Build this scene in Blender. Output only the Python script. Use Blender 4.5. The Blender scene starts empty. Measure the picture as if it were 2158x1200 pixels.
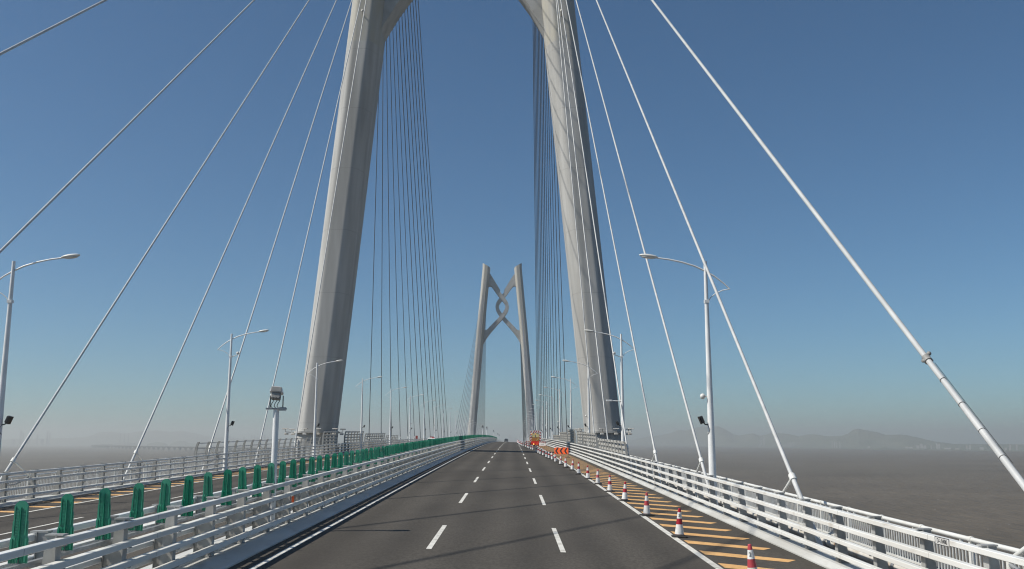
import bpy, math, random
from mathutils import Vector, Matrix
random.seed(7)
sc = bpy.context.scene
C = sc.collection
R = math.radians

# ------------------------------------------------------------------ geometry of the bridge
F_PX = 1960.0            # focal length in pixels of a 2158 px wide frame
EYE = 3.46               # eye height over the road
G, R2, CF = .0176, 41000., .025
XC = -7.35               # crown of the deck
XM = -7.6                # middle of the median
WATER = -46.0
TOWER_Y, TOWER2_Y = 132.5, 590.5
SUN_AZ, SUN_EL = R(15), R(47)     # sun: left and 15 degrees behind, 47 degrees up


def deck(x, y):
    z = G * y - y * y / R2 if y < 722 else -.0176 * (y - 722)
    return z - CF * (abs(x - XC) - abs(XC))


PITCH = math.atan(330.5 / F_PX)
YAW = math.atan(1.5 / F_PX)


def ray(px, py):
    """direction (per metre of depth along the axis) of a photograph pixel; used to read distances off the photo"""
    a, b = (px - 1079) / F_PX, (600 - py) / F_PX
    y = math.cos(PITCH) - b * math.sin(PITCH)
    z = math.sin(PITCH) + b * math.cos(PITCH)
    return Vector((a * math.cos(YAW) - y * math.sin(YAW), a * math.sin(YAW) + y * math.cos(YAW), z))


def far_point(px, py, dist):
    r = ray(px, py)
    k = dist / math.hypot(r.x, r.y)
    return Vector((r.x * k, r.y * k, EYE + r.z * k))


# ------------------------------------------------------------------ mesh builder
class MB:
    def __init__(self):
        self.v, self.f, self.s, self.m = [], [], [], []
        self.cm = 0

    def face(self, idx, smooth=False):
        self.f.append(idx); self.s.append(smooth); self.m.append(self.cm)

    def rings(self, rings, closed=True, caps=True, smooth=False):
        n = len(rings[0]); base = len(self.v)
        for r in rings:
            self.v.extend([tuple(p) for p in r])
        for i in range(len(rings) - 1):
            for j in range(n if closed else n - 1):
                a = base + i * n + j; b = base + i * n + (j + 1) % n
                self.face((a, b, b + n, a + n), smooth)
        if caps and closed:
            b0, b1 = base, base + (len(rings) - 1) * n
            if smooth:                       # own vertices, so that the flat ends do not bend the shading of the sides
                b0 = len(self.v); self.v.extend([tuple(p) for p in rings[0]])
                b1 = len(self.v); self.v.extend([tuple(p) for p in rings[-1]])
            self.face(tuple(b0 + j for j in reversed(range(n))))
            self.face(tuple(b1 + j for j in range(n)))
        return self

    def box(self, x0, x1, y0, y1, z0, z1, M=None):
        r = [[(x0, y0, z0), (x1, y0, z0), (x1, y1, z0), (x0, y1, z0)],
             [(x0, y0, z1), (x1, y0, z1), (x1, y1, z1), (x0, y1, z1)]]
        if M is not None:
            r = [[tuple(M @ Vector(p)) for p in q] for q in r]
        return self.rings(r)

    def bbox(self, x0, x1, y0, y1, z0, z1, b=.01, M=None):
        """box with chamfered vertical and horizontal edges"""
        def ring(i, z):
            return [(x0 + b + i, y0 + i, z), (x1 - b - i, y0 + i, z), (x1 - i, y0 + b + i, z), (x1 - i, y1 - b - i, z),
                    (x1 - b - i, y1 - i, z), (x0 + b + i, y1 - i, z), (x0 + i, y1 - b - i, z), (x0 + i, y0 + b + i, z)]
        r = [ring(b * .7, z0), ring(0, z0 + b), ring(0, z1 - b), ring(b * .7, z1)]
        if M is not None:
            r = [[tuple(M @ Vector(p)) for p in q] for q in r]
        return self.rings(r)

    def tube(self, pts, rad, n=10, caps=True):
        pts = [Vector(p) for p in pts]
        if not isinstance(rad, (list, tuple)):
            rad = [rad] * len(pts)
        rings = []
        ref = None
        for i, p in enumerate(pts):
            d = (pts[min(i + 1, len(pts) - 1)] - pts[max(i - 1, 0)]).normalized()
            if ref is None:
                ref = d.orthogonal().normalized()
            a = (ref - d * ref.dot(d)).normalized(); ref = a
            b = d.cross(a)
            rings.append([p + (a * math.cos(t) + b * math.sin(t)) * rad[i] for t in [2 * math.pi * k / n for k in range(n)]])
        return self.rings(rings, True, caps, True)

    def prism(self, poly, axis, a0, a1):
        """poly: 2-D outline in the plane of the two other axes, extruded along axis"""
        def p3(p, a):
            return {'x': (a, p[0], p[1]), 'y': (p[0], a, p[1]), 'z': (p[0], p[1], a)}[axis]
        return self.rings([[p3(p, a0) for p in poly], [p3(p, a1) for p in poly]])

    def bar(self, x0, x1, h0, h1, ys, cut=None):
        """long bar following the deck; cross-section x0..x1, h0..h1 over the deck"""
        rings = []
        for y in ys:
            xm = (x0 + x1) / 2; z = deck(xm, y)
            rings.append([(x0, y, z + h0), (x1, y, z + h0), (x1, y, z + h1), (x0, y, z + h1)])
        return self.rings(rings)

    def strip(self, prof, ys, caps=True):
        """closed outline [(x, h)] swept along the deck"""
        return self.rings([[(x, y, deck(x, y) + h) for x, h in prof] for y in ys], True, caps)

    def sphere(self, c, r, n=10, sx=1, sy=1, sz=1, M=None):
        rings = []
        for i in range(1, n):
            t = math.pi * i / n
            q = [Vector((c[0] + sx * r * math.sin(t) * math.cos(2 * math.pi * k / (2 * n)),
                         c[1] + sy * r * math.sin(t) * math.sin(2 * math.pi * k / (2 * n)),
                         c[2] - sz * r * math.cos(t))) for k in range(2 * n)]
            rings.append([M @ p for p in q] if M is not None else q)
        return self.rings(rings, True, True, True)


def mesh(mb, mats):
    me = bpy.data.meshes.new('mesh')
    me.from_pydata([tuple(p) for p in mb.v], [], mb.f)
    for m in (mats if isinstance(mats, (list, tuple)) else [mats]):
        me.materials.append(m)
    me.polygons.foreach_set('use_smooth', mb.s)
    me.polygons.foreach_set('material_index', mb.m)
    me.update()
    return me


def obj(name, mb, mats, parent=None, loc=None, kind=None, label=None):
    me = mb if isinstance(mb, bpy.types.Mesh) else mesh(mb, mats)
    o = bpy.data.objects.new(name, me)
    C.objects.link(o)
    if parent is not None:
        o.parent = parent
    if loc is not None:
        o.location = loc
    if kind:
        o['kind'] = kind
    if label:
        o['label'] = label
    return o


def tag(o, label, cat, group=None):
    o['label'] = label; o['category'] = cat
    if group:
        o['group'] = group
    return o


def thing(name, label, cat, loc=(0, 0, 0), group=None, rz=0):
    o = bpy.data.objects.new(name, None)
    C.objects.link(o)
    o.location = loc; o.rotation_euler = (0, 0, rz); o.empty_display_size = .2
    return tag(o, label, cat, group)


def kids(o):
    return [c for c in bpy.data.objects if c.parent == o]


def dup(src, tree, loc, label, sx=None):
    """copy a thing, its parts and sub-parts; tree = [(part, [sub-parts])]"""
    r = src.copy(); C.objects.link(r); r.location = loc; r['label'] = label
    for part, subs in tree:
        c = part.copy(); C.objects.link(c); c.parent = r
        for s in subs:
            d = s.copy(); C.objects.link(d); d.parent = c
    return r


ORD = ['first', 'second', 'third', 'fourth', 'fifth', 'sixth', 'seventh', 'eighth', 'ninth', 'tenth', 'eleventh', 'twelfth',
       'thirteenth', 'fourteenth', 'fifteenth', 'sixteenth', 'seventeenth', 'eighteenth', 'nineteenth', 'twentieth']
ORD += ['twenty-' + o for o in ORD[:9]] + ['thirtieth'] + ['thirty-' + o for o in ORD[:9]]


def near_ord(i, what='from the camera'):
    return ('nearest' if i == 0 else ORD[i]) if what == '' else ('nearest to the camera' if i == 0 else ORD[i] + ' ' + what)


# ------------------------------------------------------------------ materials
def mat(name, col, rough=.6, metal=0., spec=.5):
    m = bpy.data.materials.new(name); m.use_nodes = True
    b = m.node_tree.nodes['Principled BSDF']
    b.inputs['Base Color'].default_value = (*col, 1)
    b.inputs['Roughness'].default_value = rough
    b.inputs['Metallic'].default_value = metal
    b.inputs['Specular IOR Level'].default_value = spec
    return m, m.node_tree, b


def noisy(name, c1, c2, scale=3., rough=.6, detail=6., stretch=(1, 1, 1), lo=.35, hi=.65, bump=0., bscale=40., metal=0., spec=.5, c3=None,
          scale3=.4, lo3=.55, hi3=.75):
    """base colour mixed by noise, an optional third tone at another scale, optional bump"""
    m, nt, b = mat(name, c1, rough, metal, spec)
    N, L = nt.nodes, nt.links
    g = N.new('ShaderNodeNewGeometry')
    mp = N.new('ShaderNodeMapping'); mp.inputs['Scale'].default_value = stretch
    L.new(g.outputs['Position'], mp.inputs['Vector'])
    n = N.new('ShaderNodeTexNoise'); n.inputs['Scale'].default_value = scale; n.inputs['Detail'].default_value = detail
    L.new(mp.outputs[0], n.inputs['Vector'])
    mr = N.new('ShaderNodeMapRange'); mr.inputs[1].default_value = lo; mr.inputs[2].default_value = hi
    L.new(n.outputs[0], mr.inputs[0])
    mx = N.new('ShaderNodeMix'); mx.data_type = 'RGBA'
    mx.inputs[6].default_value = (*c1, 1); mx.inputs[7].default_value = (*c2, 1)
    L.new(mr.outputs[0], mx.inputs[0])
    out = mx.outputs[2]
    if c3 is not None:
        n3 = N.new('ShaderNodeTexNoise'); n3.inputs['Scale'].default_value = scale3; n3.inputs['Detail'].default_value = 5
        L.new(mp.outputs[0], n3.inputs['Vector'])
        m3 = N.new('ShaderNodeMapRange'); m3.inputs[1].default_value = lo3; m3.inputs[2].default_value = hi3
        L.new(n3.outputs[0], m3.inputs[0])
        mx3 = N.new('ShaderNodeMix'); mx3.data_type = 'RGBA'
        mx3.inputs[7].default_value = (*c3, 1)
        L.new(out, mx3.inputs[6]); L.new(m3.outputs[0], mx3.inputs[0])
        out = mx3.outputs[2]
    L.new(out, b.inputs['Base Color'])
    if bump:
        nb = N.new('ShaderNodeTexNoise'); nb.inputs['Scale'].default_value = bscale; nb.inputs['Detail'].default_value = 4
        L.new(mp.outputs[0], nb.inputs['Vector'])
        bp = N.new('ShaderNodeBump'); bp.inputs['Strength'].default_value = bump; bp.inputs['Distance'].default_value = .02
        L.new(nb.outputs[0], bp.inputs['Height']); L.new(bp.outputs[0], b.inputs['Normal'])
    return m


def add_seams(m, axis, period, width, col, fac=.7, offset=0.):
    """thin dark joints every `period` metres along an axis"""
    nt = m.node_tree; N, L = nt.nodes, nt.links
    b = N['Principled BSDF']
    src = b.inputs['Base Color'].links[0].from_socket
    g = N.new('ShaderNodeNewGeometry'); sp = N.new('ShaderNodeSeparateXYZ')
    L.new(g.outputs['Position'], sp.inputs[0])
    ad = N.new('ShaderNodeMath'); ad.operation = 'ADD'; ad.inputs[1].default_value = 1000 + offset
    L.new(sp.outputs[axis], ad.inputs[0])
    md = N.new('ShaderNodeMath'); md.operation = 'MODULO'; md.inputs[1].default_value = period
    L.new(ad.outputs[0], md.inputs[0])
    lt = N.new('ShaderNodeMath'); lt.operation = 'LESS_THAN'; lt.inputs[1].default_value = width
    L.new(md.outputs[0], lt.inputs[0])
    ml = N.new('ShaderNodeMath'); ml.operation = 'MULTIPLY'; ml.inputs[1].default_value = fac
    L.new(lt.outputs[0], ml.inputs[0])
    mx = N.new('ShaderNodeMix'); mx.data_type = 'RGBA'; mx.inputs[7].default_value = (*col, 1)
    L.new(src, mx.inputs[6]); L.new(ml.outputs[0], mx.inputs[0]); L.new(mx.outputs[2], b.inputs['Base Color'])
    return m


M = {}
M['white'] = noisy('white_paint', (.72, .72, .69), (.63, .62, .58), 2.2, .42, c3=(.58, .54, .46), scale3=5., lo3=.64, hi3=.82)
M['rail'] = add_seams(noisy('rail_paint', (.79, .79, .76), (.70, .69, .65), 1.4, .4, stretch=(1, .25, 1), c3=(.42, .37, .30), scale3=3.5, lo3=.60, hi3=.84),
                      1, 5.2, .014, (.12, .12, .12))
M['post'] = noisy('post_paint', (.34, .34, .33), (.28, .275, .26), 4., .5, c3=(.40, .33, .25), scale3=9., lo3=.68, hi3=.8)
M['kerb'] = add_seams(noisy('kerb_paint', (.56, .56, .535), (.45, .44, .41), 1.2, .5, stretch=(1, .3, 1), c3=(.34, .31, .27), scale3=2.6, lo3=.6, hi3=.85),
                      1, 2.6, .012, (.2, .19, .18), .6)
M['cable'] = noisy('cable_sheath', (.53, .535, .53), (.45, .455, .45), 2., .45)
M['cable_shaded'] = noisy('cable_shaded', (.13, .14, .155), (.105, .115, .13), 2., .45)  # darker copy of the sheath: shade on the cable undersides painted into the colour
M['pole'] = noisy('pole_paint', (.78, .785, .78), (.70, .705, .70), 1.5, .38)
M['steel'] = noisy('galvanised', (.34, .35, .36), (.25, .26, .27), 6., .5, metal=.4)
M['black'] = noisy('black_housing', (.018, .018, .020), (.03, .03, .03), 8., .45)
M['glass'] = mat('dark_glass', (.02, .025, .03), .08)[0]
M['rubber'] = noisy('rubber', (.02, .02, .02), (.035, .034, .032), 8., .8)
M['green'] = noisy('green_plastic', (.006, .215, .120), (.010, .25, .145), 4., .42, c3=(.05, .14, .09), scale3=7., lo3=.62, hi3=.85)
M['red'] = noisy('red_plastic', (.42, .015, .03), (.36, .012, .02), 6., .45)
M['reflective'] = noisy('reflective_sleeve', (.78, .78, .76), (.66, .65, .62), 8., .4, c3=(.45, .42, .38), scale3=11., lo3=.6, hi3=.8)
M['ink'] = mat('ink', (.02, .02, .025), .7)[0]
M['fadedink'] = mat('faded_ink', (.35, .28, .30), .7)[0]
M['orange'] = noisy('orange_sheeting', (.95, .145, .03), (.88, .13, .03), 6., .4)
M['truck'] = noisy('truck_orange', (.52, .23, .05), (.42, .17, .04), 3., .35)
M['redpanel'] = noisy('red_panel', (.62, .05, .025), (.30, .025, .02), 9., .4, lo=.42, hi=.58)
M['line'] = noisy('road_paint_white', (.72, .70, .64), (.58, .56, .50), 2.5, .65, c3=(.26, .24, .21), scale3=5., lo3=.54, hi3=.8)
M['hatch'] = noisy('road_paint_orange', (.74, .43, .17), (.62, .35, .13), 1.6, .7, c3=(.28, .17, .08), scale3=4., lo3=.53, hi3=.85)
M['asphalt'] = noisy('asphalt', (.060, .053, .044), (.094, .084, .071), 13., .85, detail=8, c3=(.058, .051, .043), scale3=.22, lo3=.4, hi3=.75, bump=.5, bscale=70.,
                     stretch=(1, .45, 1), spec=.25)
M['walkway'] = noisy('walkway_deck', (.12, .115, .108), (.085, .08, .073), 1.5, .7, c3=(.10, .07, .05), scale3=3., lo3=.55, hi3=.75)
M['girder'] = noisy('girder_paint', (.52, .53, .53), (.45, .46, .46), .6, .5)
M['wind'] = noisy('wind_barrier_paint', (.40, .39, .36), (.33, .32, .295), 3., .55, c3=(.25, .22, .18), scale3=6., lo3=.62, hi3=.8)
M['pipe'] = noisy('pipe_paint', (.68, .66, .62), (.52, .47, .40), 1.5, .5, c3=(.28, .18, .12), scale3=2.4, lo3=.58, hi3=.72)
M['concrete'] = add_seams(noisy('concrete', (.45, .447, .432), (.345, .341, .326), .7, .85, detail=8, stretch=(1, 1, .10), c3=(.28, .275, .26), scale3=.32, lo3=.5,
                                hi3=.8, bump=.25, bscale=5.), 2, 9., .07, (.20, .195, .185), .38, offset=2.1)


def stained_top(m, z0, col):
    """the upper lift of the legs was cast in a warmer, blotchier concrete"""
    nt = m.node_tree; N, L = nt.nodes, nt.links; b = N['Principled BSDF']
    src = b.inputs['Base Color'].links[0].from_socket
    g = N.new('ShaderNodeNewGeometry'); sp = N.new('ShaderNodeSeparateXYZ'); L.new(g.outputs['Position'], sp.inputs[0])
    gt = N.new('ShaderNodeMath'); gt.operation = 'GREATER_THAN'; gt.inputs[1].default_value = z0; L.new(sp.outputs[2], gt.inputs[0])
    mp = N.new('ShaderNodeMapping'); mp.inputs['Scale'].default_value = (1, 1, .25); L.new(g.outputs['Position'], mp.inputs['Vector'])
    n = N.new('ShaderNodeTexNoise'); n.inputs['Scale'].default_value = 1.1; n.inputs['Detail'].default_value = 8; L.new(mp.outputs[0], n.inputs['Vector'])
    mr = N.new('ShaderNodeMapRange'); mr.inputs[1].default_value = .38; mr.inputs[2].default_value = .62; mr.inputs[3].default_value = .25; mr.inputs[4].default_value = .95
    L.new(n.outputs[0], mr.inputs[0])
    ml = N.new('ShaderNodeMath'); ml.operation = 'MULTIPLY'; L.new(gt.outputs[0], ml.inputs[0]); L.new(mr.outputs[0], ml.inputs[1])
    mx = N.new('ShaderNodeMix'); mx.data_type = 'RGBA'; mx.inputs[7].default_value = (*col, 1)
    L.new(src, mx.inputs[6]); L.new(ml.outputs[0], mx.inputs[0]); L.new(mx.outputs[2], b.inputs['Base Color'])


stained_top(M['concrete'], 61.2, (.41, .39, .335))
M['concrete_brace'] = noisy('concrete_brace', (.455, .452, .44), (.38, .376, .36), .6, .85, detail=8, c3=(.27, .262, .25), scale3=.35, lo3=.55, hi3=.8, bump=.2,
                            bscale=5.)
M['hill'] = noisy('hill_forest', (.085, .100, .075), (.125, .135, .10), .012, .95, c3=(.17, .16, .13), scale3=.005, lo3=.62, hi3=.75)
M['shore'] = noisy('shore_rock', (.22, .21, .19), (.14, .14, .12), .02, .95)
M['building'] = add_seams(noisy('building_wall', (.38, .37, .35), (.28, .275, .26), .02, .8), 2, 6., 2., (.22, .23, .25), .6)
M['viaduct'] = noisy('viaduct_concrete', (.16, .155, .15), (.12, .118, .11), .05, .85)
M['carwhite'] = mat('car_paint_white', (.78, .78, .78), .25)[0]
M['cardark'] = mat('car_paint_grey', (.10, .11, .12), .25)[0]
M['redsign'] = noisy('red_cabinet', (.42, .05, .04), (.34, .04, .03), 5., .5)
M['headgrey'] = noisy('head_casing', (.30, .295, .28), (.24, .235, .22), 5., .5)  # darker than the hood: shade on the radar head put into this grey
M['yellow'] = noisy('yellow_lamp_shell', (.70, .62, .30), (.62, .54, .25), 5., .5)


def emit(name, col, s):
    m, nt, b = mat(name, col, .4)
    b.inputs['Emission Color'].default_value = (*col, 1); b.inputs['Emission Strength'].default_value = s
    return m


M['amberlamp'] = emit('amber_lamp', (1., .50, .10), 2.5)
M['redlamp'] = emit('red_lamp', (1., .06, .03), .8)


def worn_asphalt(m):
    """faint darker wheel tracks along the lanes: wear of the surface itself"""
    nt = m.node_tree; N, L = nt.nodes, nt.links; b = N['Principled BSDF']
    src = b.inputs['Base Color'].links[0].from_socket
    g = N.new('ShaderNodeNewGeometry'); sp = N.new('ShaderNodeSeparateXYZ'); L.new(g.outputs['Position'], sp.inputs[0])
    a = N.new('ShaderNodeMath'); a.operation = 'ADD'; a.inputs[1].default_value = 100 * 3.75 + 2.37 - .05; L.new(sp.outputs[0], a.inputs[0])
    w = N.new('ShaderNodeMath'); w.operation = 'MULTIPLY'; w.inputs[1].default_value = 2 * math.pi * 2 / 3.75; L.new(a.outputs[0], w.inputs[0])
    c = N.new('ShaderNodeMath'); c.operation = 'COSINE'; L.new(w.outputs[0], c.inputs[0])
    n = N.new('ShaderNodeTexNoise'); n.inputs['Scale'].default_value = .12; L.new(g.outputs['Position'], n.inputs['Vector'])
    ml = N.new('ShaderNodeMath'); ml.operation = 'MULTIPLY'; L.new(c.outputs[0], ml.inputs[0]); L.new(n.outputs[0], ml.inputs[1])
    mr = N.new('ShaderNodeMapRange'); mr.inputs[1].default_value = -.6; mr.inputs[2].default_value = .6; mr.inputs[3].default_value = .86; mr.inputs[4].default_value = 1.14
    L.new(ml.outputs[0], mr.inputs[0])
    hs = N.new('ShaderNodeHueSaturation'); L.new(mr.outputs[0], hs.inputs['Value']); L.new(src, hs.inputs['Color'])
    L.new(hs.outputs[0], b.inputs['Base Color'])


worn_asphalt(M['asphalt'])


def weathered(m, lo, hi):
    """every copy a little more or less faded"""
    nt = m.node_tree; N, L = nt.nodes, nt.links; b = N['Principled BSDF']
    src = b.inputs['Base Color'].links[0].from_socket
    oi = N.new('ShaderNodeObjectInfo'); mr = N.new('ShaderNodeMapRange'); mr.inputs[3].default_value = lo; mr.inputs[4].default_value = hi
    L.new(oi.outputs['Random'], mr.inputs[0])
    hs = N.new('ShaderNodeHueSaturation'); L.new(mr.outputs[0], hs.inputs['Value']); L.new(src, hs.inputs['Color'])
    sa = N.new('ShaderNodeMapRange'); sa.inputs[3].default_value = 1.05; sa.inputs[4].default_value = .82
    L.new(oi.outputs['Random'], sa.inputs[0]); L.new(sa.outputs[0], hs.inputs['Saturation'])
    L.new(hs.outputs[0], b.inputs['Base Color'])


weathered(M['green'], .82, 1.25)
weathered(M['red'], .8, 1.2)
weathered(M['reflective'], .85, 1.08)
weathered(M['post'], .85, 1.2)


def water_material():
    m, nt, b = mat('muddy_water', (.15, .125, .10), .55, 0, .14)
    N, L = nt.nodes, nt.links
    g = N.new('ShaderNodeNewGeometry')
    n = N.new('ShaderNodeTexNoise'); n.inputs['Scale'].default_value = .0035; n.inputs['Detail'].default_value = 5
    L.new(g.outputs['Position'], n.inputs['Vector'])
    mx = N.new('ShaderNodeMix'); mx.data_type = 'RGBA'
    mx.inputs[6].default_value = (.090, .071, .047, 1); mx.inputs[7].default_value = (.122, .097, .067, 1)
    mr = N.new('ShaderNodeMapRange'); mr.inputs[1].default_value = .35; mr.inputs[2].default_value = .65
    L.new(n.outputs[0], mr.inputs[0]); L.new(mr.outputs[0], mx.inputs[0])
    n2 = N.new('ShaderNodeTexNoise'); n2.inputs['Scale'].default_value = .09; n2.inputs['Detail'].default_value = 7; n2.inputs['Roughness'].default_value = .7
    m2 = N.new('ShaderNodeMapping'); m2.inputs['Scale'].default_value = (1, .3, 1); L.new(g.outputs['Position'], m2.inputs['Vector']); L.new(m2.outputs[0], n2.inputs['Vector'])
    r2 = N.new('ShaderNodeMapRange'); r2.inputs[1].default_value = .3; r2.inputs[2].default_value = .7; r2.inputs[3].default_value = .78; r2.inputs[4].default_value = 1.22
    L.new(n2.outputs[0], r2.inputs[0])
    hs = N.new('ShaderNodeHueSaturation'); L.new(r2.outputs[0], hs.inputs['Value']); L.new(mx.outputs[2], hs.inputs['Color'])  # lighter and darker ripple faces painted into the water colour
    # foam flecks
    mp = N.new('ShaderNodeMapping'); mp.inputs['Scale'].default_value = (1, .22, 1); L.new(g.outputs['Position'], mp.inputs['Vector'])
    v = N.new('ShaderNodeTexNoise'); v.inputs['Scale'].default_value = .42; v.inputs['Detail'].default_value = 2; L.new(mp.outputs[0], v.inputs['Vector'])
    fr = N.new('ShaderNodeMapRange'); fr.inputs[1].default_value = .765; fr.inputs[2].default_value = .80; L.new(v.outputs[0], fr.inputs[0])
    mx2 = N.new('ShaderNodeMix'); mx2.data_type = 'RGBA'; mx2.inputs[7].default_value = (.55, .53, .50, 1)
    L.new(hs.outputs[0], mx2.inputs[6]); L.new(fr.outputs[0], mx2.inputs[0]); L.new(mx2.outputs[2], b.inputs['Base Color'])
    w = N.new('ShaderNodeTexNoise'); w.inputs['Scale'].default_value = .22; w.inputs['Detail'].default_value = 6; L.new(mp.outputs[0], w.inputs['Vector'])
    bp = N.new('ShaderNodeBump'); bp.inputs['Strength'].default_value = .9; bp.inputs['Distance'].default_value = 2.2
    L.new(w.outputs[0], bp.inputs['Height']); L.new(bp.outputs[0], b.inputs['Normal'])
    return m


M['water'] = water_material()


def yl(a, b, step):
    n = max(1, round((b - a) / step))
    return [a + (b - a) * i / n for i in range(n + 1)]


Y0, Y1 = -30., 1400.
YS = yl(Y0, 720, 6) + yl(740, Y1, 20)

# ------------------------------------------------------------------ setting: road, deck, water
# barrier faces (the face of the rails turned to the traffic) and the direction away from the traffic
BR = [(8.30, 1, .20), (-7.12, -1, .5), (2 * XM + 7.12, 1, .5), (2 * XM - 8.30, -1, .35)]


def sheet(name, xs, ys, h, m, kind='structure'):
    mb = MB()
    mb.rings([[(x, y, deck(x, y) + h) for x in xs] for y in ys], closed=False, caps=False)
    mb.f = [tuple(reversed(f)) for f in mb.f]
    o = obj(name, mb, m, kind=kind)
    return o


sheet('road', [-6.7, -2.4, 1.5, 5.1, 8.2], YS, 0, M['asphalt'])
sheet('road', [2 * XM - 8.2, 2 * XM - 5.1, 2 * XM - 1.5, 2 * XM + 2.4, 2 * XM + 6.7], YS, 0, M['asphalt'])
mb = MB()
mb.strip([(-27.6, -.12), (XC, -.12 - .012), (12.4, -.12), (12.4, -.5), (5.0, -4.5), (-20.2, -4.5), (-27.6, -.5)], YS)
obj('bridge_deck', mb, [M['walkway']], kind='structure')

# painted lines
mb = MB()


def quad_line(x0, x1, ya, yb, h=.005):
    ys = yl(ya, yb, 6)
    base = len(mb.v)
    for y in ys:
        mb.v += [(x0, y, deck(x0, y) + h), (x1, y, deck(x1, y) + h)]
    for i in range(len(ys) - 1):
        a = base + 2 * i
        mb.face((a, a + 1, a + 3, a + 2))


quad_line(5.12, 5.32, Y0, 900)
quad_line(-6.13, -5.97, Y0, 900)
quad_line(2 * XM - 5.32, 2 * XM - 5.12, Y0, 900)
quad_line(2 * XM + 5.98, 2 * XM + 6.16, Y0, 900)
for k in range(-3, 55):
    ya = 26.7 + 15.62 * k
    for x in (-2.41, 1.33):
        quad_line(x, x + .15, ya, ya + 6.2)
    for x in (2 * XM + 2.26, 2 * XM - 1.48):
        quad_line(x, x + .15, ya + 4, ya + 10.2)
obj('lane_markings', mb, M['line'], kind='structure')
mb = MB()


def hatch(xa, ya, xb, yb, w, tip):
    """slanting bar from the edge line to near the kerb, its kerb end cut parallel to the kerb"""
    h = .005
    pts = [(xa, ya), (xa, ya + w), (xb - tip, yb + w), (xb, yb + w * .45)] if tip > 0 else [(xa, ya), (xa, ya + w), (xb - tip, yb + w), (xb, yb + w * .55)]
    pts = [(xa, ya), (xb - tip, yb - tip * .0), (xb, yb + w * .55), (xa, ya + w)]
    b = len(mb.v)
    mb.v += [(x, y, deck(x, y) + h) for x, y in pts]
    mb.face((b, b + 1, b + 2, b + 3) if xb > xa else (b + 3, b + 2, b + 1, b))


for k in range(-8, 170):
    y = 24.55 + 2.48 * k
    hatch(5.40, y, 7.74, y - 1.15, .84, .34)
    hatch(2 * XM - 5.40, y + .4, 2 * XM - 7.74, y + .4 + 1.15, .84, -.34)
obj('shoulder_hatching', mb, M['hatch'], kind='structure')

mb = MB()
mb.rings([[(x, y, WATER) for x in yl(-13800, 13800, 1200)] for y in yl(-2500, 14300, 1200)], closed=False, caps=False)
mb.f = [tuple(reversed(f)) for f in mb.f]
obj('water', mb, M['water'], kind='structure')

# ------------------------------------------------------------------ guardrails
RAIL_TOPS = [1.50, 1.14, .78, .42]


def post_mesh(s):
    mb = MB()
    def ring(h, u0, u1, w):
        return [(s * u0, -w, h), (s * u1, -w, h), (s * u1, w, h), (s * u0, w, h)] if s > 0 else [(s * u1, -w, h), (s * u0, -w, h), (s * u0, w, h), (s * u1, w, h)]
    mb.rings([ring(.13, .185, .46, .085), ring(.75, .185, .40, .08), ring(1.52, .185, .34, .072)])
    # front flange, cap, base plate with bolts, rail seats
    mb.box(*sorted((s * .162, s * .183)), -.10, .10, .14, 1.535)
    mb.box(*sorted((s * .06, s * .36)), -.088, .088, 1.522, 1.55)
    mb.box(*sorted((s * .18, s * .60)), -.2, .2, .142, .17)
    for u in (.22, .56):
        for y in (-.15, .15):
            mb.box(*sorted((s * u - .025, s * u + .025)), y - .025, y + .025, .17, .215)
    for t in RAIL_TOPS:
        mb.box(*sorted((s * .05, s * .164)), -.055, .055, t - .142, t - .109)
    return mesh(mb, M['post'])


def guardrail(name, label, x0, s, kerbw, ys_post, ya=Y0, yb=900., kerb=True):
    t = thing(name, label, 'guardrail', (0, 0, 0))
    ys = yl(ya, 720, 6) + ([yb] if yb > 720 else [])
    for ht in RAIL_TOPS:
        mb = MB()
        a, b = sorted((x0, x0 + s * .155))
        rings = []
        for y in ys:
            z = deck(x0, y); c = .010
            rings.append([(a + c, y, z + ht - .108), (b - c, y, z + ht - .108), (b, y, z + ht - .108 + c), (b, y, z + ht - c), (b - c, y, z + ht), (a + c, y, z + ht),
                          (a, y, z + ht - c), (a, y, z + ht - .108 + c)])
        mb.rings(rings)
        obj('rail', mb, M['rail'], t)
    mb = MB()
    prof = [(x0 - s * kerbw, -.1), (x0 - s * kerbw, .035), (x0 - s * (kerbw - .05), .055), (x0 + s * .02, .14), (x0 + s * .64, .14), (x0 + s * .64, -.1)]
    if s < 0:
        prof = prof[::-1]
    mb.strip(prof, ys)
    obj('kerb', mb, M['kerb'], t)
    pm = post_mesh(s)
    ys_post = sorted(ys_post)
    vis = [y for y in ys_post if y > 11.]
    for y in vis[:100]:
        obj('post', pm, None, t, (x0, y, deck(x0, y)))
    rest = [y for y in ys_post if y <= 11] + vis[100:]
    mb = MB()
    src = [tuple(v.co) for v in pm.vertices]; fc = [tuple(p.vertices) for p in pm.polygons]
    for y in rest:
        b = len(mb.v); z = deck(x0, y)
        mb.v += [(v[0] + x0, v[1] + y, v[2] + z) for v in src]
        for f in fc:
            mb.face(tuple(i + b for i in f))
    obj('post', mb, M['post'], t, kind='stuff')
    return t


PR = [22.5 + 2.635 * k for k in range(-14, 150)]
PL = [15.4 + 2.635 * k for k in range(-12, 155)]
gr_right = guardrail('guardrail', 'white four-rail guardrail with sunlit rails on the right edge, beside the orange hatching', *BR[0], PR)
gr_med = guardrail('guardrail', 'white four-rail guardrail with shaded rails in front of the green panels, left of the lanes', *BR[1], PL)
gr_opp = guardrail('guardrail', 'white guardrail half hidden behind the green panels, edging the opposite carriageway', *BR[2], [y + .6 for y in PL])
gr_left = guardrail('guardrail', 'grey-looking four-rail guardrail at the far left edge, before the left railing', *BR[3], PL)
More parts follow.
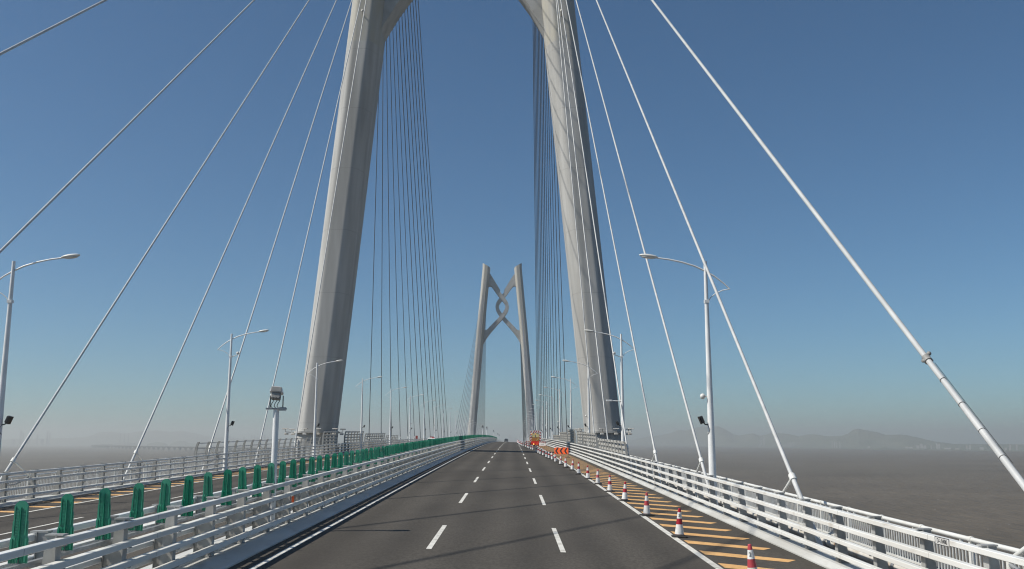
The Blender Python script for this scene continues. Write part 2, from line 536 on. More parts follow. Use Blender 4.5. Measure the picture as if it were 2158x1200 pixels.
# angle bar between the two median guardrails, on which the green panels stand
mb = MB(); mb.bar(XM - .05, XM + .05, 1.10, 1.16, yl(Y0, 720, 6)); obj('panel_support', mb, M['steel'], gr_opp)
cbm = mesh(MB().box(-.40, .40, -.03, .03, 1.035, 1.095), M['post'])
for y in [y for y in PL if y > 11][:70]:
    obj('cross_bracket', cbm, None, gr_opp, (XM, y, deck(XM, y)))


def text_mesh(body, size, mat_, depth=.002):
    cu = bpy.data.curves.new('txt', 'FONT'); cu.body = body; cu.size = size; cu.extrude = depth
    cu.align_x = 'CENTER'; cu.align_y = 'CENTER'
    ob = bpy.data.objects.new('txt', cu); C.objects.link(ob)
    dg = bpy.context.evaluated_depsgraph_get()
    me = bpy.data.meshes.new_from_object(ob.evaluated_get(dg))
    bpy.data.objects.remove(ob)
    me.materials.clear(); me.materials.append(mat_)
    return me


# number plate on the top rail of the right guardrail
yp = 18.55; zp = deck(8.3, yp) + 1.44
plate = obj('number_plate', MB().box(-.006, 0, -.30, .30, -.075, .075), M['reflective'], gr_right, (8.297, yp, zp), label='small white number plate with a black border')
fr = MB()
for a in ((-.30, .30, .063, .075), (-.30, .30, -.075, -.063), (-.30, -.288, -.063, .063), (.288, .30, -.063, .063)):
    fr.box(-.009, -.0065, *a)
obj('border', fr, M['ink'], plate)
num = obj('number', text_mesh('D-\\ 0480', .12, M['ink']), None, plate, (-.0085, 0, 0))
num.rotation_euler = Matrix(((0, 0, -1), (-1, 0, 0), (0, 1, 0))).to_euler()
# small orange reflector on the median guardrail
ref = MB().bbox(-.04, .04, -.03, .03, 0, .2, .008)
obj('reflector', ref, M['orange'], gr_med, (-7.2, 31.2, deck(-7.2, 31.2) + .783), label='small orange reflector standing on the third rail')

# ------------------------------------------------------------------ inspection railings outside the guardrails, drain pipe
def railing(label, x, s, ya=8., yb=560.):
    t = thing('railing', label, 'railing')
    ys = yl(ya, yb, 6)
    def seg(h, r):
        return [(x, y, deck(x, y) + h) for y in ys]
    obj('handrail', MB().tube(seg(1.12, 0), .055, 10), M['white'], t)
    mb = MB(); mb.bar(x - .03, x + .03, .86, .91, ys); mb.bar(x - .03, x + .03, .14, .19, ys)
    obj('lower_rail', mb, M['white'], t)
    mb = MB(); y = ya + .2
    while y < min(yb, 330):
        z = deck(x, y)
        mb.box(x - .013, x + .013, y - .013, y + .013, z + .19, z + .86)
        y += .165
    obj('balusters', mb, M['white'], t)
    pm = MB()
    pm.box(-.05, .05, -.045, .045, -.12, 1.06)
    pm.tube([(0, 0, 1.06), (0, 0, 1.19)], .042, 10)
    pm.tube([(0, -.07, 1.12), (0, .07, 1.12)], .068, 12)
    pm.box(-.035, .035, -.50, -.46, .91, 1.07); pm.box(-.035, .035, .46, .50, .91, 1.07)
    pmm = mesh(pm, M['white'])
    for k in range(100):
        yy = 9. + 2.62 * k
        obj('post', pmm, None, t, (x, yy, deck(x, yy)))
    return t


railing('white railing with thin upright bars outside the right guardrail, before the sea', 10.55, 1)
railing('white railing with thin upright bars behind the far left guardrail', 2 * XM - 10.55, -1)
t = thing('drain_pipe', 'dirty white pipe lying between the right guardrail and the outer railing', 'pipe')
ys = yl(6, 330, 6)
obj('pipe', MB().tube([(9.86, y, deck(9.86, y) + .12) for y in ys], .15, 12), M['pipe'], t)
cl = mesh(MB().tube([(0, 0, 0), (0, .16, .003)], .175, 12), M['steel'])
for k in range(24):
    y = 9 + 5.2 * k
    obj('coupling', cl, None, t, (9.86, y, deck(9.86, y) + .12))

# ------------------------------------------------------------------ green anti-glare panels
def panel_meshes():
    b = MB()
    out = [(x * 1.07, z) for x, z in [(-.135, 0), (.135, 0), (.128, .36), (.112, .40), (.108, .62), (.100, .64), (.096, .86), (.078, .90), (.035, .935), (-.035, .935), (-.078, .90), (-.096, .86),
           (-.100, .64), (-.108, .62), (-.112, .40), (-.128, .36)]]
    b.prism(out, 'y', -.012, .012)
    # raised border and fluting of the lower half
    for sx in (-1, 1):
        b.box(*sorted((sx * .080, sx * .100)), -.026, -.0125, .42, .86)
        b.box(*sorted((sx * .098, sx * .122)), -.030, -.0125, .02, .37)
        b.rings([[(sx * .03 - .012, -.0125, .02), (sx * .03 + .012, -.0125, .02), (sx * .03, -.028, .02)],
                 [(sx * .026 - .010, -.0125, .38), (sx * .026 + .010, -.0125, .38), (sx * .026, -.024, .38)]])
        b.rings([[(sx * .068 - .014, -.0125, .02), (sx * .068 + .014, -.0125, .02), (sx * .068, -.030, .02)],
                 [(sx * .062 - .012, -.0125, .38), (sx * .062 + .012, -.0125, .38), (sx * .062, -.026, .38)]])
        for k in range(17):
            z = .43 + k * .0225
            b.box(*sorted((sx * .020, sx * .072)), -.0215, -.0125, z, z + .012)
    rib = MB().rings([[(-.016, -.0125, .01), (.016, -.0125, .01), (.007, -.05, .01), (-.007, -.05, .01)],
                      [(-.012, -.0125, .84), (.012, -.0125, .84), (.005, -.034, .84), (-.005, -.034, .84)]])
    foot = MB().box(-.06, .06, -.05, .05, -.02, -.002)
    foot.box(-.02, .02, -.03, -.0125, -.002, .06)
    return mesh(b, M['green']), mesh(rib, M['green']), mesh(foot, M['steel'])


pb, pr, pf = panel_meshes()
GP = 'green anti-glare panels along the median'
NP = 296
for i in range(NP):
    y = 14.78 + 1.5 * i
    if i < 22:
        where = 'at the left edge of the photo' if i == 0 else ORD[i] + ' from the left edge of the photo'
        lab = 'green slotted anti-glare panel on the median, ' + where
    else:
        lab = 'green anti-glare panel in the tightly overlapping row beyond the stout white pole'
    p = thing('glare_panel', lab, 'glare panel', (XM, y, deck(XM, y) + 1.18), GP)
    p.rotation_euler = (0, R(random.gauss(0, 1.3)), R(random.gauss(0, 3)))
    obj('board', pb, None, p)
    if i < 60:
        obj('rib', pr, None, p)
        obj('foot', pf, None, p)

# ------------------------------------------------------------------ street lamps
def lamp_parts(s):
    """s = +1: arm reaches towards +x"""
    pole = MB().tube([(0, 0, -.1), (0, 0, .05), (0, 0, 4), (0, 0, 11.35)], [.19, .18, .145, .078], 14)
    pole.cm = 0
    base = MB().box(-.28, .28, -.28, .28, -.1, .03)
    base.tube([(0, 0, .03), (0, 0, .3)], [.22, .195], 14)
    arm = MB().tube([(-s * 1.12, 0, 10.02), (-s * .8, 0, 10.33), (-s * .4, 0, 10.64), (0, 0, 10.88), (s * .5, 0, 11.12), (s * 1.1, 0, 11.31), (s * 1.7, 0, 11.44), (s * 2.3, 0, 11.52)],
                    [.028, .034, .038, .042, .042, .040, .038, .036], 8)
    brace = MB().tube([(-s * 1.10, 0, 10.03), (-s * .75, 0, 9.96), (-s * .42, 0, 9.80), (-s * .2, 0, 9.62), (-s * .07, 0, 9.42)], .022, 8)
    brace.box(-.11, .11, -.11, .11, 9.36, 9.50)
    T = Matrix.Translation((s * 2.66, 0, 11.60)) @ Matrix.Rotation(-s * R(8), 4, 'Y')
    head = MB().sphere((0, 0, 0), .5, 8, .92, .36, .19, T)
    T2 = T @ Matrix.Translation((s * .04, 0, -.075))
    glass = MB().sphere((0, 0, 0), .36, 6, .9, .42, .12, T2)
    fl = MB()
    T3 = Matrix.Translation((s * .42, -.02, 3.95)) @ Matrix.Rotation(s * R(22), 4, 'Y')
    fl.bbox(-.08, .08, -.14, .14, -.17, .17, .03, T3)
    fl.box(*sorted((s * .08, s * .10)), -.155, .155, -.185, .185, T3)
    fl.tube([(s * .14, 0, 3.72), (s * .26, 0, 3.74), (s * .36, 0, 3.84)], .028, 6)
    fl.tube([(s * .15, -.02, 3.72), (s * .10, -.14, 3.55), (s * .13, -.1, 3.35), (s * .16, -.02, 3.28)], .012, 5)
    cam = MB()
    cam.sphere((s * .33, 0, 5.02), .125, 8, 1, 1, 1.05)
    cam.tube([(s * .12, 0, 5.0), (s * .26, 0, 5.03)], .03, 6)
    return [mesh(pole, M['pole']), mesh(base, M['pole']), mesh(arm, M['pole']), mesh(brace, M['pole']), mesh(head, M['white']), mesh(glass, M['reflective']), mesh(fl, M['black']),
            mesh(cam, M['white'])]


LAMP_BOX = {}
for side, x, s in (('right', 9.08, -1), ('left', -23.55, 1)):
    pm = lamp_parts(s)
    for k in range(36):
        y = 43.1 + 34.45 * k
        if k < 12:
            lab = 'white street lamp on the %s edge of the bridge, %s' % (side, near_ord(k))
        else:
            lab = 'tiny white street lamp in the far curving row on the %s edge' % side
        l = thing('street_lamp', lab, 'street lamp', (x, y, deck(x, y)), 'street lamps on the %s edge' % side)
        po = obj('pole', pm[0], None, l)
        obj('arm', pm[2], None, l)
        hd = obj('lamp_head', pm[4], None, l)
        if k < 16:
            obj('base', pm[1], None, po)
            obj('brace', pm[3], None, l)
            obj('diffuser', pm[5], None, hd)
            obj('floodlight', pm[6], None, l)
        if k in ((0, 2, 4, 6) if side == 'right' else (5,)):
            obj('camera', pm[7], None, l)
# bullet cameras on the second lamp of each side, and a sign arm on the right one
for x, s, side in ((9.08, -1, 'right'), (-23.55, 1, 'left')):
    y = 43.1 + 34.45
    par = [o for o in C.objects if o.name.startswith('street_lamp') and abs(o.location.x - x) < .01 and abs(o.location.y - y) < .01][0]
    mb = MB(); mb.sphere((s * .62, -.1, 9.72), .13, 8); mb.tube([(s * .08, 0, 9.42), (s * .3, -.05, 9.48), (s * .56, -.1, 9.58)], .03, 6)
    obj('camera', mb, M['white'], par)
    if s < 0:
        mb = MB().tube([(-.1, 0, 5.75), (-1.1, 0, 5.8)], .035, 6); mb.bbox(-1.35, -.85, -.08, .08, 5.73, 5.86, .02)
        obj('detector_arm', mb, M['pole'], par)

# ------------------------------------------------------------------ radar poles in the median
def radar_parts():
    pole = MB().tube([(0, 0, 0), (0, 0, 3.78)], [.105, .092], 14)
    plate = MB().box(-.32, .32, -.10, .10, 3.78, 3.83)
    plate.box(.10, .32, -.13, -.10, 3.74, 3.85)
    br = [MB(), MB()]
    for sx in (-1, 1):
        br[(sx + 1) // 2].box(sx * .20 - .012, sx * .20 + .012, -.06, .06, 3.83, 4.22)
    T = Matrix.Translation((-.02, 0, 4.24)) @ Matrix.Rotation(R(-14), 4, 'X') @ Matrix.Rotation(R(5), 4, 'Y') @ Matrix.Scale(.9, 4)
    body = MB().bbox(-.165, .165, -.16, .12, -.17, .06, .03, T)
    hood = MB()
    hood.rings([[T @ Vector(p) for p in [(-.22, yy, .06), (.22, yy, .06), (.225, yy, .13), (.19, yy, .22), (.1, yy, .265), (-.1, yy, .265), (-.19, yy, .22), (-.225, yy, .13)]]
                for yy in (-.20, .16)])
    back = MB().bbox(-.185, .185, -.215, -.19, .07, .24, .01, T)
    wires = MB()
    for x in (-.10, 0., .09):
        wires.tube([(x, -.17, 4.16), (x + .03, -.22, 4.05), (x - .03, -.20, 3.96), (x - .06, -.15, 3.88), (x - .02, -.08, 3.83)], .012, 5)
    return [('pole', pole, M['pole']), ('plate', plate, M['steel']), ('bracket', br[0], M['black']), ('bracket', br[1], M['black']), ('housing', body, M['headgrey']), ('hood', hood, M['pole']),
            ('back_panel', back, M['headgrey']), ('wire', wires, M['black'])]


rp = [(n, mesh(m, ma)) for n, m, ma in radar_parts()]
for i, (y, lab) in enumerate([(29.95, 'stout white pole with a hooded radar unit on top, standing among the near green panels'),
                              (236, 'white median pole with a boxy head, leftmost of the poles standing near the crest'),
                              (274, 'white median pole with a boxy head, second from the left near the crest'),
                              (372, 'thin white median pole, third from the left near the crest'),
                              (478, 'short dark-headed median pole, left of the close pair by the crest'),
                              (522, 'short dark-headed median pole, right of the close pair by the crest')]):
    p = thing('radar_pole', lab, 'radar pole', (XM + .05, y, deck(XM, y)), 'radar poles in the median', R(8))
    for n, me in rp:
        obj(n, me, None, p)

# ------------------------------------------------------------------ traffic cones
def cone_parts():
    prof = [(.155, .05), (.150, .075), (.128, .30), (.127, .302), (.094, .52), (.093, .522), (.068, .72), (.067, .722), (.045, .88), (.040, .905), (.018, .91)]
    body = MB(); white = [MB(), MB()]; n = 20
    def ringat(r, z):
        return [(r * math.cos(2 * math.pi * k / n), r * math.sin(2 * math.pi * k / n), z) for k in range(n)]
    body.rings([ringat(r, z) for r, z in [(.150, .06), (.045, .885), (.040, .905), (.016, .912)]], smooth=True)
    white[0].rings([ringat(.147, .09), ringat(.108, .40)], caps=False, smooth=True)
    white[1].rings([ringat(.086, .585), ringat(.0605, .785)], caps=False, smooth=True)
    base = MB()
    base.rings([[(x * q, y * q, z) for x, y in [(-.25, -.19), (-.19, -.25), (.19, -.25), (.25, -.19), (.25, .19), (.19, .25), (-.19, .25), (-.25, .19)]] for q, z in
                [(1, 0.006), (1, .03), (.86, .05)]])
    base.rings([ringat(.19, .05), ringat(.168, .075), ringat(.150, .085)], smooth=True)
    return mesh(body, M['red']), [mesh(q, M['reflective']) for q in white], mesh(base, M['rubber'])


cb, cw, cbase = cone_parts()
digit = text_mesh('2', .13, M['ink'], .001)
CONES = [(5.47, 21.9), (5.42, 31.2), (5.40, 38.5), (5.40, 46.0), (5.34, 52.3), (5.30, 59.2), (5.16, 65.0), (4.98, 71.5), (4.90, 78.0), (4.68, 83.5), (4.55, 90.0), (4.38, 96.5), (4.31, 103.1),
         (4.14, 107.9), (4.02, 112.0), (3.85, 119.4), (3.71, 126.3), (3.60, 132.2), (3.48, 138.5), (3.26, 153.9), (3.07, 157.7), (2.87, 166.4), (2.71, 172.2), (2.51, 182.0), (2.16, 191.1),
         (1.92, 201.8), (1.75, 212), (1.62, 222), (1.55, 232), (1.5, 244), (1.5, 256), (1.5, 268), (1.5, 282), (1.5, 298), (1.5, 316)]
for i, (x, y) in enumerate(CONES):
    if i == 0:
        lab = 'red and white traffic cone marked 2, cut off by the bottom edge of the photo'
    elif i < 14:
        lab = 'red and white traffic cone on the white edge line, %s from the camera' % ORD[i]
    elif i < 20:
        lab = 'red and white traffic cone set in from the edge line, %s from the camera' % ORD[i]
    else:
        lab = 'tiny red and white cone in the far row that runs past the orange truck'
    c = thing('traffic_cone', lab, 'traffic cone', (x, y, deck(x, y) + .004), 'traffic cones closing the shoulder', random.uniform(0, 6))
    c.rotation_euler = (R(random.gauss(0, 1.6)), R(random.gauss(0, 1.6)), R(random.uniform(-25, 25)))
    obj('cone', cb, None, c)
    sl = obj('sleeve', cw[1], None, c); obj('sleeve', cw[0], None, c)
    obj('base', cbase, None, c)
    if i < 2:
        d = obj('number', digit, None, sl, (-.015, -.0765, .685)); d.rotation_euler = (R(90 - 7), 0, R(-10))

# ------------------------------------------------------------------ arrow sign
ya = 115.; xa = 5.92
t = thing('arrow_sign', 'orange board with three black chevrons pointing left, standing on the closed shoulder', 'sign', (xa, ya, deck(xa, ya)), None, R(-24))
obj('board', MB().bbox(-.91, .91, -.02, .02, .36, 1.15, .01), M['orange'], t)
mb = MB()
for k in range(3):
    x0 = -.80 + k * .58
    for up in (1, -1):
        z = .755
        q = [(x0, z), (x0 + .24, z + up * .345), (x0 + .46, z + up * .345), (x0 + .22, z)]
        if up < 0:
            q = q[::-1]
        mb.prism(q, 'y', -.026, -.0205)
obj('chevron', mb, M['ink'], t)
mb = MB()
for x in (-.86, .86):
    mb.tube([(x, .03, 0), (x, .03, 1.15)], .02, 6)
mb.tube([(-.86, .03, .12), (.86, .03, .12)], .02, 6)
for x in (-.86, .86):
    mb.box(x - .05, x + .05, -.32, .36, .004, .05)
obj('stand', mb, M['black'], t)

# ------------------------------------------------------------------ roadworks truck with a raised crash cushion
def stripes(mb0, mb1, x0, x1, z0, z1, y0, y1, n, along='z', slant=.5):
    """red and white slanting stripes on a flat bar: slices alternate between two builders"""
    L_ = (z1 - z0) if along == 'z' else (x1 - x0)
    w = (x1 - x0) if along == 'z' else (z1 - z0)
    st = L_ / n
    for i in range(n):
        b = mb0 if i % 2 else mb1
        a0, a1 = i * st, (i + 1) * st
        sl = slant * w
        def cl(v): return max(0, min(L_, v))
        if along == 'z':
            q = [(x0, z0 + cl(a0)), (x1, z0 + cl(a0 + sl)), (x1, z0 + cl(a1 + sl)), (x0, z0 + cl(a1))]
        else:
            q = [(x0 + cl(a0), z0), (x0 + cl(a1), z0), (x0 + cl(a1 + sl), z1), (x0 + cl(a0 + sl), z1)]
        b.prism(q, 'y', y0, y1)


yt = 207.; xt = 4.95
t = thing('roadworks_truck', 'orange roadworks truck with a striped frame and red light panel raised at its rear', 'truck', (xt, yt, deck(xt, yt)))
mb = MB().bbox(-1.05, 1.05, .6, 5.2, .95, 1.65, .05); mb.box(-.95, .95, .5, 7.4, .6, .95)
obj('body', mb, M['truck'], t)
cabm = MB().rings([[(-1.1, 5.3, .8), (1.1, 5.3, .8), (1.1, 7.5, .8), (-1.1, 7.5, .8)], [(-1.1, 5.3, 1.7), (1.1, 5.3, 1.7), (1.1, 7.5, 1.7), (-1.1, 7.5, 1.7)],
                   [(-1.02, 5.35, 2.55), (1.02, 5.35, 2.55), (1.02, 7.0, 2.55), (-1.02, 7.0, 2.55)]])
cab = obj('cab', cabm, M['truck'], t)
mb = MB().box(-.8, .8, 5.27, 5.298, 1.8, 2.35); mb.box(-1.06, -1.045, 5.7, 6.8, 1.75, 2.3)
obj('window', mb, M['glass'], cab)
obj('light_bar', MB().bbox(-.7, .7, 5.9, 6.2, 2.56, 2.72, .03), M['amberlamp'], cab)
for x in (-.98, .98):
    for y in (1.4, 2.5, 6.4):
        w = obj('wheel', MB().tube([(x - .14, y, .5), (x + .14, y, .5)], .5, 16), M['rubber'], t)
        obj('rim', MB().tube([(x - .145, y, .5), (x + .145, y, .5)], .26, 12), M['steel'], w)
fw, frd = MB(), MB()
stripes(frd, fw, -1.12, -.80, .75, 3.35, -.06, .02, 9)
stripes(frd, fw, .92, 1.24, .75, 3.35, -.06, .02, 9, slant=-.5)
stripes(frd, fw, -.80, .92, 2.75, 3.35, -.06, .02, 7, 'x')
obj('striped_frame', fw, M['reflective'], t); obj('frame_stripe', frd, M['red'], t)
mb = MB()
for x in (-.45, .06, .57):
    mb.box(x - .05, x + .05, .021, .12, 1.7, 3.3)
mb.box(-.80, .92, .03, .1, 2.18, 2.26)
obj('cushion_frame', mb, M['steel'], t)
mb = MB().bbox(-.78, .90, -.08, .5, 1.05, 1.78, .03)
obj('cushion', mb, M['truck'], t)
mb = MB().prism([(.20, 1.10), (.36, 1.10), (.80, 1.70), (.64, 1.70)], 'y', -.10, -.085)
obj('cushion_brace', mb, M['yellow'], t)
mb = MB()
mb.bbox(-.70, -.05, -.02, .04, 1.85, 2.72, .03); mb.bbox(.15, .80, -.02, .04, 1.85, 2.72, .03)
obj('cushion_panel', mb, M['yellow'], t)
lp = obj('light_panel', MB().bbox(-1.0, .85, -.22, -.12, .12, 1.02, .02), M['redpanel'], t)
mb = MB()
for i in range(9):
    for j in range(3):
        mb.box(-.88 + i * .2, -.80 + i * .2, -.235, -.2205, .52 + j * .16, .60 + j * .16)
obj('lamp', mb, M['redlamp'], lp)
obj('beacon', MB().sphere((-.35, -.26, .38), .12, 6, 1, .5, 1), M['amberlamp'], lp)
obj('warning_plate', MB().box(.1, .62, -.235, -.2205, .24, .46), M['orange'], lp)
obj('bumper', MB().bbox(-1.1, 1.15, -.11, .3, .42, .62, .03), M['black'], t)

# white notice board beside the truck
xb, yb = 6.42, 204.
t = thing('notice_board', 'white roadworks notice board with black lettering, standing right of the orange truck', 'sign', (xb, yb, deck(xb, yb)), None, R(-28))
obj('board', MB().bbox(-.80, .80, -.02, .02, .10, .76, .01), M['reflective'], t)
mb = MB()
rr = random.Random(3)
x = -.60
for wd in (.15, 0, .13, .13, .13, .11, .13, .12):
    if wd == 0:
        x += .10; continue
    for k in range(3):
        z = .36 + k * .065
        mb.box(x, x + wd * .85, -.024, -.0205, z, z + .028)
    mb.box(x + wd * .3, x + wd * .45, -.0275, -.0245, .34, .54)
    x += wd + .01
obj('lettering', mb, M['ink'], t)
mb = MB().box(-.84, .84, -.03, .03, .76, .80); mb.box(-.84, .84, -.03, .03, .06, .10); mb.box(-.84, -.80, -.03, .03, .004, .76); mb.box(.80, .84, -.03, .03, .004, .76)
obj('frame', mb, M['red'], t)
# striped barricades either side
for x, y, lab in ((3.35, 214., 'low red and white barricade just left of the orange truck'), (6.95, 216., 'low red and white barricade behind the white notice board')):
    t = thing('barricade', lab, 'barricade', (x, y, deck(x, y)), 'striped barricades by the truck')
    a, b = MB(), MB()
    stripes(a, b, -.55, .55, .72, 1.0, -.03, .03, 6, 'x'); stripes(a, b, -.55, .55, .32, .58, -.03, .03, 6, 'x')
    obj('plank', b, M['reflective'], t); obj('plank_stripe', a, M['red'], t)
    mb = MB()
    for sx in (-.48, .48):
        mb.tube([(sx, .04, 1.05), (sx, -.25, .01)], .025, 6); mb.tube([(sx, .05, 1.05), (sx, .35, .01)], .025, 6)
    obj('leg_frame', mb, M['black'], t)

# ------------------------------------------------------------------ cars
def car(name, label, x, y, m, facing, bar):
    t = thing(name, label, 'car', (x, y, deck(x, y)), None, 0 if facing > 0 else math.pi)
    # nose towards +y in local space
    def sec(y, w, z0, z1):
        return [(-w, y, z0), (w, y, z0), (w * 1.02, y, (z0 + z1) / 2), (w * .94, y, z1), (-w * .94, y, z1), (-w * 1.02, y, (z0 + z1) / 2)]
    obj('body', MB().rings([sec(-2.3, .82, .42, .95), sec(-2.1, .90, .3, 1.08), sec(-1, .93, .25, 1.10), sec(1, .93, .25, 1.06), sec(1.9, .90, .28, .92), sec(2.35, .78, .4, .75)]), m, t)
    def roof(y, w, z):
        return [(-w, y, z), (w, y, z)]
    gh = MB().rings([[(-.86, -2.0, 1.08), (.86, -2.0, 1.08), (.84, 1.05, 1.06), (-.84, 1.05, 1.06)], [(-.68, -1.5, 1.66), (.68, -1.5, 1.66), (.66, .15, 1.68), (-.66, .15, 1.68)]])
    g = obj('cabin', gh, m, t)
    wn = MB()
    wn.rings([[(-.70, 1.02, 1.14), (.70, 1.02, 1.14), (.62, .33, 1.61), (-.62, .33, 1.61)], [(-.70, 1.0, 1.14), (.70, 1.0, 1.14), (.62, .30, 1.61), (-.62, .30, 1.61)]])
    wn.rings([[(-.70, -1.98, 1.16), (.70, -1.98, 1.16), (.62, -1.58, 1.6), (-.62, -1.58, 1.6)], [(-.70, -1.93, 1.16), (.70, -1.93, 1.16), (.62, -1.53, 1.6), (-.62, -1.53, 1.6)]])
    obj('window', wn, M['glass'], g)
    for sx in (-.84, .84):
        for yy in (-1.4, 1.45):
            w = obj('wheel', MB().tube([(sx - .1, yy, .33), (sx + .1, yy, .33)], .33, 16), M['rubber'], t)
            obj('rim', MB().tube([(sx - .105, yy, .33), (sx + .105, yy, .33)], .2, 10), M['steel'], w)
        obj('headlight', MB().bbox(sx * .78 - .14, sx * .78 + .14, 2.16, 2.34, .66, .80, .03), M['white'], t)
        obj('tail_light', MB().bbox(sx * .85 - .12, sx * .85 + .12, -2.28, -2.16, .78, .94, .02), M['red'], t)
        obj('mirror', MB().bbox(sx * 1.14 - .09, sx * 1.14 + .09, .72, .86, 1.08, 1.22, .03), m, t)
    if bar:
        lb = obj('light_bar', MB().bbox(-.55, .55, -.45, -.2, 1.70, 1.84, .03), M['white'], t)
        obj('red_lens', MB().bbox(-.56, -.12, -.46, -.19, 1.72, 1.86, .03), M['red'], lb)
        obj('sign_frame', MB().box(-.35, .35, -.62, -.58, 1.68, 2.02), M['red'], t)
    return t


car('patrol_car', 'white patrol car with red and white roof lights coming towards us beyond the green panels', -14.75, 171., M['carwhite'], -1, True)
car('car', 'small car with its dark rear just visible at the crest of the road', -3.1, 452., M['cardark'], 1, False)

# red cabinet on the left edge
x, y = -23.75, 233.
t = thing('red_cabinet', 'small dull red board standing above the far left guardrail, beyond the near tower', 'cabinet', (x, y, deck(x, y)))
obj('board', MB().bbox(-.26, .26, -.08, .08, 1.40, 2.28, .02), M['redsign'], t)
obj('post', MB().box(-.05, .05, -.05, .05, 0, 1.40), M['steel'], t)
obj('hinge_strip', MB().box(-.02, .02, -.088, -.0805, 1.46, 2.22), M['black'], t)

# ------------------------------------------------------------------ wind barriers beside the towers
def wind_barrier(label, side, ya, yb, top):
    if side > 0:
        xw, s = 8.30 + .68, 1
    else:
        xw, s = 2 * XM - 8.30 - .68, -1
    t = thing('wind_barrier', label, 'wind barrier', (0, 0, 0), 'louvred wind barriers beside the towers')
    prof = [(0, .14), (0, 1.5), (-.03, top - .70), (-.08, top - .36), (-.15, top - .12), (-.22, top)]
    pm = MB()
    rings = []
    for i, (u, h) in enumerate(prof):
        d = .09 if i < 3 else .075
        q = [(s * u - d, -.085, h), (s * u + d, -.085, h), (s * u + d, .085, h), (s * u - d, .085, h)]
        rings.append(q)
    pm.rings(rings)
    me = mesh(pm, M['wind'])
    n = max(1, round((yb - ya) / 2.6))
    ysp = [ya + (yb - ya) * k / n for k in range(n + 1)]
    for y in ysp:
        obj('post', me, None, t, (xw, y, deck(xw, y)))
    def at(h):
        for (u0, h0), (u1, h1) in zip(prof, prof[1:]):
            if h0 <= h <= h1:
                return u0 + (u1 - u0) * (h - h0) / (h1 - h0)
        return prof[-1][0]
    ns = round((top - 1.55) / .42) + 1
    ys = yl(ya, yb, 6)
    low = top < 2.6
    hs = [top - .10 - .40 * k for k in range(ns)] + ([] if low else [1.05, .6])
    for h in hs:
        if h < .3:
            continue
        mb = MB(); u = at(h); w = .035 if low and side < 0 else .10
        mb.rings([[(xw + s * u - .02 * s, y, deck(xw, y) + h - w), (xw + s * u + .05 * s, y, deck(xw, y) + h - w + .05), (xw + s * u + .06 * s, y, deck(xw, y) + h + w),
                   (xw + s * u - .01 * s, y, deck(xw, y) + h + w - .05)] for y in ys])
        if s < 0:
            mb.f = [tuple(reversed(f)) for f in mb.f]
        obj('slat', mb, M['wind'], t)
    return t


N1, N2 = 'before the near tower', 'beyond the near tower'
WB = {1: [(74.5, 97.9, 2.5, 'low section nearest the camera'), (100.5, 118.7, 3.05, 'middle-height section ' + N1), (121.0, 129.6, 3.45, 'tall short section just ' + N1),
          (135.5, 151.5, 3.45, 'tall section just ' + N2), (154., 177., 3.05, 'middle-height section ' + N2), (179.5, 205., 2.5, 'low section farthest ' + N2)],
      -1: [(72., 117.5, 2.5, 'long low section nearest the camera'), (120., 129.6, 3.2, 'tall short section just ' + N1), (135.5, 151.5, 3.2, 'tall section just ' + N2),
           (154., 177., 2.85, 'middle-height section ' + N2), (179.5, 197., 2.5, 'low section farthest ' + N2)]}
for side, sn in ((1, 'right'), (-1, 'left')):
    for a, b, h, lab in WB[side]:
        wind_barrier('louvred wind barrier on the %s side, %s' % (sn, lab), side, a, b, h)

# ------------------------------------------------------------------ towers
def legoff(h):
    return 9.95 + (115.7 - h) * .0897


def leg_ring(cx, cy, h, a=2.42, b=4.5, ca=1.25, cb=2.2, dz=None):
    """chamfered section of a leg; a, b half widths across and along the bridge"""
    q = [(-a + ca, -b), (a - ca, -b), (a - ca * .5, -b + cb * .30), (a, -b + cb), (a, b - cb), (a - ca, b), (-a + ca, b), (-a, b - cb), (-a, -b + cb), (-a + ca * .5, -b + cb * .30)]
    out = []
    for i, p in enumerate(q):
        p = Vector(p); u = (Vector(q[i - 1]) - p); w = (Vector(q[(i + 1) % len(q)]) - p)
        r = min(.30, u.length * .3, w.length * .3)
        a, c = p + u.normalized() * r, p + w.normalized() * r
        e, f = p + u.normalized() * min(r + .22, u.length * .46), p + w.normalized() * min(r + .22, w.length * .46)
        out += [e, a, (a + c) * .25 + p * .5, c, f]
    return [(cx + x, cy + y, h + (dz(x) if dz else 0)) for x, y in out]


def z8(zx, zy, cy):
    """knot outline: coordinates read off an enlargement of the far tower -> metres from the tower axis and height"""
    r = ray(960 + zx / 6.314, 530 + zy / 6.314)
    return ((zx - 627) * .0485, EYE + r.z * TOWER2_Y / r.y)


